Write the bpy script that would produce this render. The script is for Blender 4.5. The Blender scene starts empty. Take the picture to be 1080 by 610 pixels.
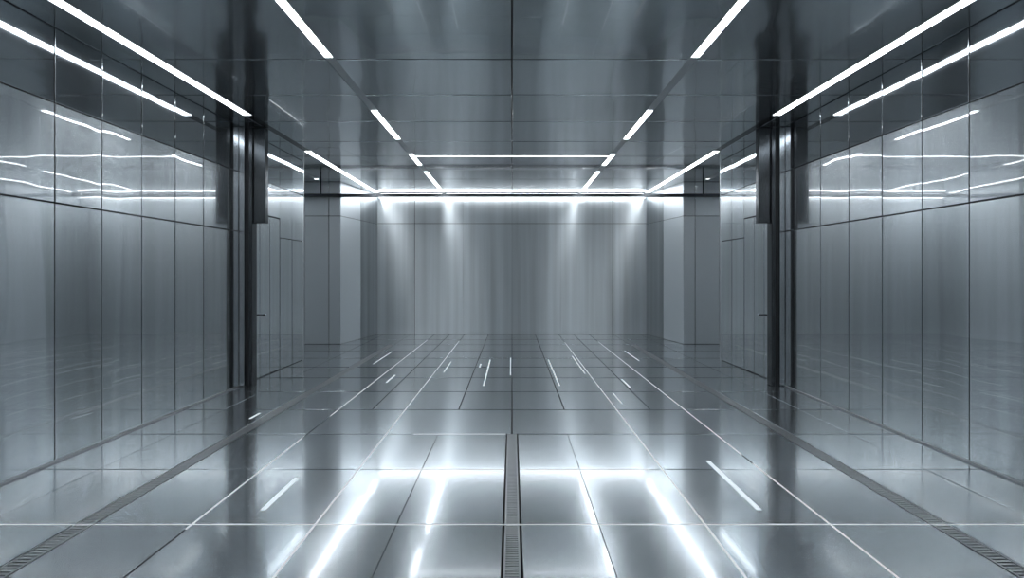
import bpy, bmesh, math, random
from mathutils import Vector, Matrix
random.seed(4)
scn = bpy.context.scene
CAMH = 1.3
W = 3.15      # half width of hall
H = 3.0       # ceiling height
BACK = 12.2
REAR = -4.0

# ---------------------------------------------------------------- materials
def metal(name, col, rough, metallic=0.9, aniso=0.0, coat=0.0, coat_rough=.03, coat_ior=1.8, wav=(0.6,0.6,0.6), wav_str=0.0, tone=True, brush=None, bamp=.14):
    m = bpy.data.materials.new(name); m.use_nodes = True
    nt = m.node_tree; N = nt.nodes; L = nt.links
    b = N['Principled BSDF']
    b.inputs['Metallic'].default_value = metallic
    b.inputs['Roughness'].default_value = rough
    geo = N.new('ShaderNodeNewGeometry')
    base = N.new('ShaderNodeRGB'); base.outputs[0].default_value = (*col, 1)
    src = base.outputs[0]
    if tone:
        at = N.new('ShaderNodeAttribute'); at.attribute_name = 'tone'
        mx = N.new('ShaderNodeMix'); mx.data_type = 'RGBA'; mx.blend_type = 'MULTIPLY'
        mx.inputs[0].default_value = 1.0
        L.new(src, mx.inputs[6]); L.new(at.outputs['Color'], mx.inputs[7]); src = mx.outputs[2]
    if brush:   # brushed grain: fine elongated variation in steel tone
        mp = N.new('ShaderNodeMapping'); mp.inputs['Scale'].default_value = brush
        n = N.new('ShaderNodeTexNoise'); n.inputs['Scale'].default_value = 1.0; n.inputs['Detail'].default_value = 4
        L.new(geo.outputs['Position'], mp.inputs[0]); L.new(mp.outputs[0], n.inputs['Vector'])
        mr = N.new('ShaderNodeMapRange'); mr.inputs[1].default_value=.25; mr.inputs[2].default_value=.75
        mr.inputs[3].default_value=1-bamp; mr.inputs[4].default_value=1+bamp
        L.new(n.outputs[0], mr.inputs[0])
        mx = N.new('ShaderNodeMix'); mx.data_type='RGBA'; mx.blend_type='MULTIPLY'; mx.inputs[0].default_value=1
        cc = N.new('ShaderNodeCombineColor')
        for k in range(3): L.new(mr.outputs[0], cc.inputs[k])
        L.new(src, mx.inputs[6]); L.new(cc.outputs[0], mx.inputs[7]); src = mx.outputs[2]
    L.new(src, b.inputs['Base Color'])
    if aniso:
        b.inputs['Anisotropic'].default_value = aniso
        t = N.new('ShaderNodeTangent'); t.direction_type = 'UV_MAP'; t.uv_map = 'UVMap'
        L.new(t.outputs[0], b.inputs['Tangent'])
    if coat:
        b.inputs['Coat Weight'].default_value = coat
        b.inputs['Coat Roughness'].default_value = coat_rough
        b.inputs['Coat IOR'].default_value = coat_ior
    if wav_str:
        mp2 = N.new('ShaderNodeMapping'); mp2.inputs['Scale'].default_value = wav
        n2 = N.new('ShaderNodeTexNoise'); n2.inputs['Scale'].default_value = 1.0; n2.inputs['Detail'].default_value = 1
        L.new(geo.outputs['Position'], mp2.inputs[0]); L.new(mp2.outputs[0], n2.inputs['Vector'])
        bp = N.new('ShaderNodeBump'); bp.inputs['Strength'].default_value = 1.0; bp.inputs['Distance'].default_value = wav_str
        L.new(n2.outputs[0], bp.inputs['Height'])
        L.new(bp.outputs[0], b.inputs['Normal'])
        if coat: L.new(bp.outputs[0], b.inputs['Coat Normal'])
    return m

def emis(name, col, s):
    m = bpy.data.materials.new(name); m.use_nodes = True
    nt = m.node_tree; b = nt.nodes['Principled BSDF']
    b.inputs['Base Color'].default_value = (.9,.9,.9,1)
    b.inputs['Emission Color'].default_value = (*col,1)
    b.inputs['Emission Strength'].default_value = s
    return m

M_wall = metal('wall_steel', (.555,.60,.63), .21, .97, aniso=.85, coat=1, coat_rough=.02, coat_ior=2.4, wav=(.6,2.2,.5), wav_str=.004, brush=(1,9,.25), bamp=.14)
M_wtop = metal('wall_steel_polished', (.54,.58,.61), .06, .97, wav=(.4,2.0,.6), wav_str=.003)
M_back = metal('back_wall_steel', (.56,.60,.625), .34, .93, aniso=.85, wav=(2.6,1,.3), wav_str=.008, brush=(6,6,.15), bamp=.2)
M_retn = metal('alcove_steel', (.70,.74,.77), .35, .65, aniso=.4)
M_ceil = metal('ceiling_steel', (.67,.715,.745), .13, .96, coat=.7, coat_rough=.02, wav=(2.8,.25,1), wav_str=.006)
M_floor = metal('floor_steel', (.53,.58,.615), .19, .94, coat=.7, coat_rough=.07, coat_ior=1.6, wav=(.8,.8,1), wav_str=.002)
M_rear = metal('rear_wall_panel', (.85,.87,.88), .5, .1)
M_joint = metal('dark_joint', (.02,.023,.026), .6, .0, tone=False)
M_dark = metal('dark_steel', (.12,.13,.14), .2, .95, tone=False)
M_post = metal('post_steel', (.48,.51,.54), .2, .95, tone=False)
M_grey = metal('channel_grey', (.50,.52,.54), .35, .8, tone=False)
M_grate = metal('grate_steel', (.58,.60,.62), .3, .9, tone=False)
M_chrome = metal('chrome', (.8,.82,.84), .08, 1, tone=False)
M_led = emis('led_diffuser', (.92,.965,1.0), 16.5)
M_led2 = emis('led_cove', (.92,.965,1.0), 10)
M_glint = emis('joint_glint_glow', (.85,.94,1.0), .35)  # reflections on the metal floor joints, painted as a faint glow
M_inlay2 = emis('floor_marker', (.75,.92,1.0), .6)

# ---------------------------------------------------------------- helpers
def box(bm, x0,x1,y0,y1,z0,z1, mi=0, tone=1.0, bev=0.0, rot=None):
    lay = bm.loops.layers.float_color.get('tone') or bm.loops.layers.float_color.new('tone')
    uvl = bm.loops.layers.uv.get('UVMap') or bm.loops.layers.uv.new('UVMap')
    vs = [bm.verts.new((x,y,z)) for x in (x0,x1) for y in (y0,y1) for z in (z0,z1)]
    idx = [(0,1,3,2),(4,6,7,5),(0,4,5,1),(2,3,7,6),(0,2,6,4),(1,5,7,3)]
    fs = []
    for k,f in enumerate(idx):
        fc = bm.faces.new([vs[i] for i in f]); fc.material_index = mi; fs.append(fc)
        for l in fc.loops:
            l[lay] = (tone,tone,tone,1)
            c = l.vert.co
            l[uvl].uv = (c.z,c.y) if k<2 else ((c.z,c.x) if k<4 else (c.x,c.y))
    if rot:
        c = Vector(((x0+x1)/2,(y0+y1)/2,(z0+z1)/2))
        bmesh.ops.rotate(bm, verts=vs, cent=c, matrix=rot)
    if bev > 0:
        es = list({e for f in fs for e in f.edges})
        bmesh.ops.bevel(bm, geom=es, offset=bev, segments=1, affect='EDGES', profile=.5)
    return vs

def finish(bm, name, mats, parent=None):
    bmesh.ops.recalc_face_normals(bm, faces=bm.faces)
    me = bpy.data.meshes.new(name); bm.to_mesh(me); bm.free()
    for m in mats: me.materials.append(m)
    o = bpy.data.objects.new(name, me); scn.collection.objects.link(o)
    if parent: o.parent = parent
    return o

def tn(a=.08): return 1 + random.uniform(-a, a)

# ---------------------------------------------------------------- side walls
ZJ = [0.0, 1.79, 2.48, H]
YJ = [REAR,-3.05,-2.1,-1.15,-.2,.75,1.55,2.05,2.53,2.98,3.44,3.92,4.37,4.84,5.32,5.81,6.32,6.56]
def side_wall(s, name):
    bm = bmesh.new(); g = .005
    xs = lambda a,b: (min(s*a,s*b), max(s*a,s*b))
    def pan(y0,y1,z0,z1,X=W,tl=True):
        a,b = xs(X, X+.02)
        R = Matrix.Rotation(math.radians(random.uniform(-.4,.4)),3,'Z') if tl else None
        box(bm,a,b,y0+g,y1-g,z0+g,z1-g,3 if z0>2.2 else 0,tn(.08),.002,R)
    for i in range(len(YJ)-1):
        for j in range(3): pan(YJ[i],YJ[i+1],ZJ[j],ZJ[j+1])
    for (y0,y1) in ((7.72,8.15),(8.15,8.6)):
        for j in range(3): pan(y0,y1,ZJ[j],ZJ[j+1])
    for z0,z1 in ((2.05,2.48),(2.48,H)): pan(6.72,7.72,z0,z1)
    pan(6.56,6.72,0,H)
    a,b = xs(W+.02, W+.14); box(bm,a,b,REAR,6.72,0,H,1)
    box(bm,a,b,7.72,8.6,0,H,1)
    box(bm,a,b,6.72,7.72,2.05,H,1)
    a,b = xs(W+.0, W+.14); box(bm,a,b,8.6,8.62,0,H,4,1)
    a,b = xs(3.83,3.95); box(bm,a,b,8.0,10.62,0,H,4,1)
    a,b = xs(W+.14,3.83); box(bm,a,b,8.0,8.05,0,H,4,1)
    for (p,q) in ((3.17,3.38),(3.38,3.83)):
        for z0,z1 in ((0,2.37),(2.37,H)):
            a,b = xs(p+g,q-g); box(bm,a,b,10.5,10.52,z0+g,z1-g,4,tn(.1),.002)
    a,b = xs(3.16,3.83); box(bm,a,b,10.52,10.62,0,H,1)
    P0=Vector((s*3.16,10.5,0)); P1=Vector((s*2.88,BACK,0))
    d=(P1-P0); ln=d.length; ang=math.atan2(d.y,d.x)
    T=Matrix.Translation(P0)@Matrix.Rotation(ang,4,'Z')
    if s>0: T=T@Matrix.Scale(-1,4,(0,1,0))
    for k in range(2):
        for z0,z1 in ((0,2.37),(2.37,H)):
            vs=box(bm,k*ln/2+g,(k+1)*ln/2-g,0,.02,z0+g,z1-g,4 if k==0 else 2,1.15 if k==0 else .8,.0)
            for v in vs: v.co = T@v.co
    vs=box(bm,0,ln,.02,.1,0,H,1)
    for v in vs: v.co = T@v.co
    return finish(bm,name,[M_wall,M_joint,M_back,M_wtop,M_retn])
side_wall(-1,'wall_left'); side_wall(1,'wall_right')

# back wall
bm = bmesh.new(); g=.006
xb=[-2.9,-2.09,-1.05,0,1.05,2.16,2.9]
for i in range(6):
    for z0,z1 in ((0,2.38),(2.38,H)):
        box(bm,xb[i]+(g if i in(1,5,0) else .0015),xb[i+1]-(g if i in(0,4,5) else .0015),BACK,BACK+.02,z0+g,z1-g,0,tn(.03),.0)
box(bm,-3.1,3.1,BACK+.02,BACK+.12,0,H,1)
finish(bm,'wall_back',[M_back,M_joint])
# rear wall behind the camera
bm = bmesh.new()
for i in range(7):
    x0=-W+i*2*W/7
    for z0,z1 in ((0,1.79),(1.79,H)):
        box(bm,x0+.005,x0+2*W/7-.005,REAR-.02,REAR,z0+.005,z1-.005,0,tn(.05),.002)
box(bm,-W-.14,W+.14,REAR-.12,REAR-.02,0,H,1)
finish(bm,'wall_front',[M_rear,M_joint])

# ---------------------------------------------------------------- ceiling
XI, XO = 1.435, 2.83
wi, wo = .035, .045
bm = bmesh.new()
yj=[REAR,-2.6,-1.4,-.2,1.0,2.2,3.5,4.51,5.40,6.35,7.3]
spans=[(-3.85,-XO-wo),(-XO+wo,-XI-wi),(-XI+wi,-.004),(.004,XI-wi),(XI+wi,XO-wo),(XO+wo,3.85)]
yc = yj+[8.17]
yd = [8.23,9.2,10.2,11.2,BACK]
for ys in (yc,yd):
    for i in range(len(ys)-1):
        for (a,b) in spans:
            R=Matrix.Rotation(math.radians(random.uniform(-.15,.15)),3,'X')
            gg=.007 if ys[i]<5 else .011
            box(bm,a+.003,b-.003,ys[i]+gg,ys[i+1]-gg,H,H+.02,0,tn(.07),.0015,R)
for (a,b) in ((-3.85,-XO-wo),(-XO+wo,-XI-wi),(XI+wi,XO-wo),(XO+wo,3.85)):
    box(bm,a+.003,b-.003,8.174,8.226,H,H+.02,0,1)
box(bm,-4,4,REAR-.12,BACK+.12,H+.024,H+.14,1)
finish(bm,'ceiling',[M_ceil,M_joint])

def strip(x0,x1,y0,y1,lit=True,name='led_strip_light'):
    bm=bmesh.new()
    if lit:
        lx = x1-x0 < y1-y0
        t=.004
        if lx:
            box(bm,x0,x0+t,y0,y1,H-.004,H+.024,1); box(bm,x1-t,x1,y0,y1,H-.004,H+.024,1)
            box(bm,x0+t,x1-t,y0,y1,H+.002,H+.024,0)
        else:
            box(bm,x0,x1,y0,y0+t,H-.004,H+.024,1); box(bm,x0,x1,y1-t,y1,H-.004,H+.024,1)
            box(bm,x0,x1,y0+t,y1-t,H+.002,H+.024,0)
        finish(bm,name,[M_led,M_grey])
    else:
        box(bm,x0,x1,y0,y1,H+.004,H+.024,0,1)
        finish(bm,'ceiling_channel',[M_grey if abs((x0+x1)/2)<2 else M_dark])
for s in (-1,1):
    c=s*XO
    for (a,b,l) in ((REAR,-1.2,True),(-1.2,.4,False),(.4,6.1,True),(6.1,7.9,False),(7.9,11.9,True),(11.9,BACK,False)):
        strip(c-wo,c+wo,a,b,l)
    c=s*XI
    for (a,b,l) in ((REAR,-3,False),(-3,-1.2,True),(-1.2,.6,False),(.6,4.47,True),(4.47,5.93,False),(5.93,7.18,True),(7.18,8.1,False),(8.1,8.9,True),(8.9,9.5,False),(9.5,11.7,True),(11.7,BACK,False)):
        strip(c-wi,c+wi,a,b,l)
    strip(s*3.5-.04,s*3.5+.04,8.8,10.25,True)  # added strip to brighten the alcove and its return wall
strip(-XI+wi,XI-wi,8.17,8.23,True)
strip(-XI+wi,XI-wi,-1.28,-1.2,True)  # unseen bar behind the camera, added for fill and back wall reflection
strip(-XI+wi,XI-wi,-3.08,-3.0,True)  # second unseen bar, also added as fill light

# cove light along the top of the back wall
bm=bmesh.new()
box(bm,-2.86,2.86,BACK-.14,BACK-.02,H-.05,H-.001,1,1,.003)
box(bm,-2.84,2.84,BACK-.13,BACK-.03,H-.075,H-.05,0,1,.003)
finish(bm,'cove_light_bar',[M_led2,M_dark])
# dark cross rail
bm=bmesh.new()
box(bm,-3.80,3.80,10.38,10.44,1.3+1.405,1.3+1.465,0,1,.004)
for x in (-3.5,3.5):
    box(bm,x-.012,x+.012,10.40,10.42,1.3+1.465,H,0,1)
finish(bm,'cross_rail',[M_dark])

# ---------------------------------------------------------------- door frames and doors
for s,tag in ((-1,'left'),(1,'right')):
    xs=lambda a,b:(min(s*a,s*b),max(s*a,s*b))
    bm=bmesh.new()
    a,b=xs(3.085,W-.002); box(bm,a,b,6.56,6.70,0,H-.002,1,1,.004)
    a,b=xs(3.045,3.083); box(bm,a,b,6.585,6.69,0,H-.002,0,1,.002)
    a,b=xs(3.0,3.043); box(bm,a,b,6.57,6.69,0,H-.002,2,1,.004)
    a,b=xs(2.86,2.998); box(bm,a,b,6.60,6.68,1.89,H-.002,2,1,.004)
    finish(bm,'door_frame',[M_joint,M_post,M_dark])
    e=bpy.data.objects.new('door_'+('1' if s<0 else '2'),None); scn.collection.objects.link(e)
    bm=bmesh.new()
    a,b=xs(W,W+.05); 
    box(bm,a,b,6.73,7.10,.01,2.04,0,1,.003); box(bm,a,b,7.11,7.40,.01,2.04,0,.95,.003); box(bm,a,b,7.41,7.71,.01,2.04,0,1.03,.003)
    a,b=xs(W+.05,W+.08); box(bm,a,b,6.73,7.71,.01,2.04,1)
    finish(bm,'leaf',[M_wall,M_joint],e)
    bm=bmesh.new()
    zc=.80
    a,b=xs(W-.012,W); box(bm,a,b,6.86,6.91,zc-.08,zc+.06,0,1,.004)
    a,b=xs(W-.07,W-.012); box(bm,a,b,6.875,6.895,zc-.01,zc+.01,0,1,.004)
    a,b=xs(W-.17,W-.065); box(bm,a,b,6.872,6.897,zc-.014,zc+.014,0,1,.005)
    finish(bm,'lever_handle',[M_chrome],e)

# ---------------------------------------------------------------- floor
bm=bmesh.new()
TOP=0.0
ye=[2.95+.83*k for k in range(-8,12)]; ye=[y for y in ye if y<BACK-.2]; ye=[REAR]+[y for y in ye if y>REAR+.1]+[BACK]
cols=[(-3.95,-2.27),(-2.17,-1.66),(-1.66,-1.02),(-1.02,-.045),(.045,1.0),(1.0,1.65),(1.65,2.17),(2.27,3.95)]
def tile(a,b,y0,y1,g=.004,g2=None):
    g2 = g if g2 is None else g2
    gy=.006 if y0<4 else (.010 if y0<7 else .018)
    box(bm,a+g,b-g2,y0+gy,y1-gy,-.02,TOP,0,tn(.12),.0012,Matrix.Rotation(math.radians(random.uniform(-.06,.06)),3,'Y'))
for i in range(len(ye)-1):
    y0,y1=ye[i],ye[i+1]
    for ci,(a,b) in enumerate(cols):
        a2,b2=a,b
        if y0>4.5:
            if ci==3: b2=0
            if ci==4: a2=0
        if y0>5.4 and ci in (2,3,4,5):
            m=(a2+b2)/2; tile(a2,m,y0,y1,.005); tile(m,b2,y0,y1,.005)
        elif y0<=4.5 and ci==3: tile(a2,-.6,y0,y1,.004,.0015); tile(-.6,b2,y0,y1,.0015,.004)
        elif y0<=4.5 and ci==4: tile(a2,.45,y0,y1,.004,.0015); tile(.45,b2,y0,y1,.0015,.004)
        elif ci in(0,7):
            m=-2.75 if ci==0 else 2.75
            tile(a2,m,y0,y1); tile(m,b2,y0,y1)
        else: tile(a2,b2,y0,y1,.005)
# threshold strips where the side gutters end
for s in (-1,1):
    a,b=sorted((s*2.27,s*2.17)); box(bm,a,b,10.405,BACK-.01,-.02,TOP,0,1)
    box(bm,a,b,REAR+.01,.495,-.02,TOP,0,1)
box(bm,-.043,.043,REAR+.01,.795,-.02,TOP,0,1)
box(bm,-4,4,REAR-.12,BACK+.12,-.14,-.03,1)
finish(bm,'floor',[M_floor,M_joint])

def grate(x0,x1,y0,y1,pitch):
    bm=bmesh.new()
    box(bm,x0,x0+.008,y0,y1,-.03,.0,0,1); box(bm,x1-.008,x1,y0,y1,-.03,0,0,1)
    y=y0
    while y<y1-pitch*.5:
        box(bm,x0+.008,x1-.008,y,y+pitch*.6,-.028,-.003,0,1); y+=pitch
    finish(bm,'floor_drain_grate',[M_grate])
grate(-2.266,-2.174,.5,10.4,.028)
grate(2.174,2.266,.5,10.4,.028)
grate(-.038,.038,.8,4.62,.022)

bm=bmesh.new()  # light caught by the floor joints, drawn as thin glowing lines
z0,z1=-.004,.0012
def glint(x0,x1,y0,y1): box(bm,x0,x1,y0,y1,z0,z1,0,1)
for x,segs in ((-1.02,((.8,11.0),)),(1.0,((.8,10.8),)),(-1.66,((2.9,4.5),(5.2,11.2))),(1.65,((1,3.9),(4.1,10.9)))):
    for a,b in segs: glint(x-.005,x+.005,a,b)
glint(-3.1,3.1,2.948,2.952)
glint(-.78,-.05,3.774,3.786); glint(.05,.92,3.774,3.786)
glint(-.80,-.05,4.603,4.617)
finish(bm,'floor_joint_glints',[M_glint])
bm=bmesh.new()
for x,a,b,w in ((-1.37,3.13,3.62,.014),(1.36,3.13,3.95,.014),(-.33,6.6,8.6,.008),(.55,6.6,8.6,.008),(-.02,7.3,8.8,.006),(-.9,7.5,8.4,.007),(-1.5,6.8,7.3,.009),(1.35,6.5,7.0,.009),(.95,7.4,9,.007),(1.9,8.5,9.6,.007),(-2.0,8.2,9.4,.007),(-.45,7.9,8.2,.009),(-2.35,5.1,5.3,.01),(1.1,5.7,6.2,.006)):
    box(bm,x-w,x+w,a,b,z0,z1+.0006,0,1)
finish(bm,'floor_marker_lights',[M_inlay2])

for s,tag in((-1,'left'),(1,'right')):
    bm=bmesh.new(); a,b=sorted((s*(W-.012),s*(W-.001)))
    box(bm,a,b,REAR+.01,6.55,.0005,.015,0,1,.002)
    finish(bm,'baseboard_'+tag,[M_grey])

# ---------------------------------------------------------------- world, camera
w=bpy.data.worlds.new('World'); scn.world=w; w.use_nodes=True
w.node_tree.nodes['Background'].inputs[0].default_value=(.5,.56,.6,1); w.node_tree.nodes['Background'].inputs[1].default_value=.3
cd=bpy.data.cameras.new('Camera'); cam=bpy.data.objects.new('Camera',cd); scn.collection.objects.link(cam)
cam.location=(0,0,CAMH); cam.rotation_euler=(math.pi/2,0,0)
cd.sensor_width=36; cd.lens=20; cd.shift_y=-16/1080; cd.clip_start=.05
scn.camera=cam
scn.view_settings.view_transform='Standard'
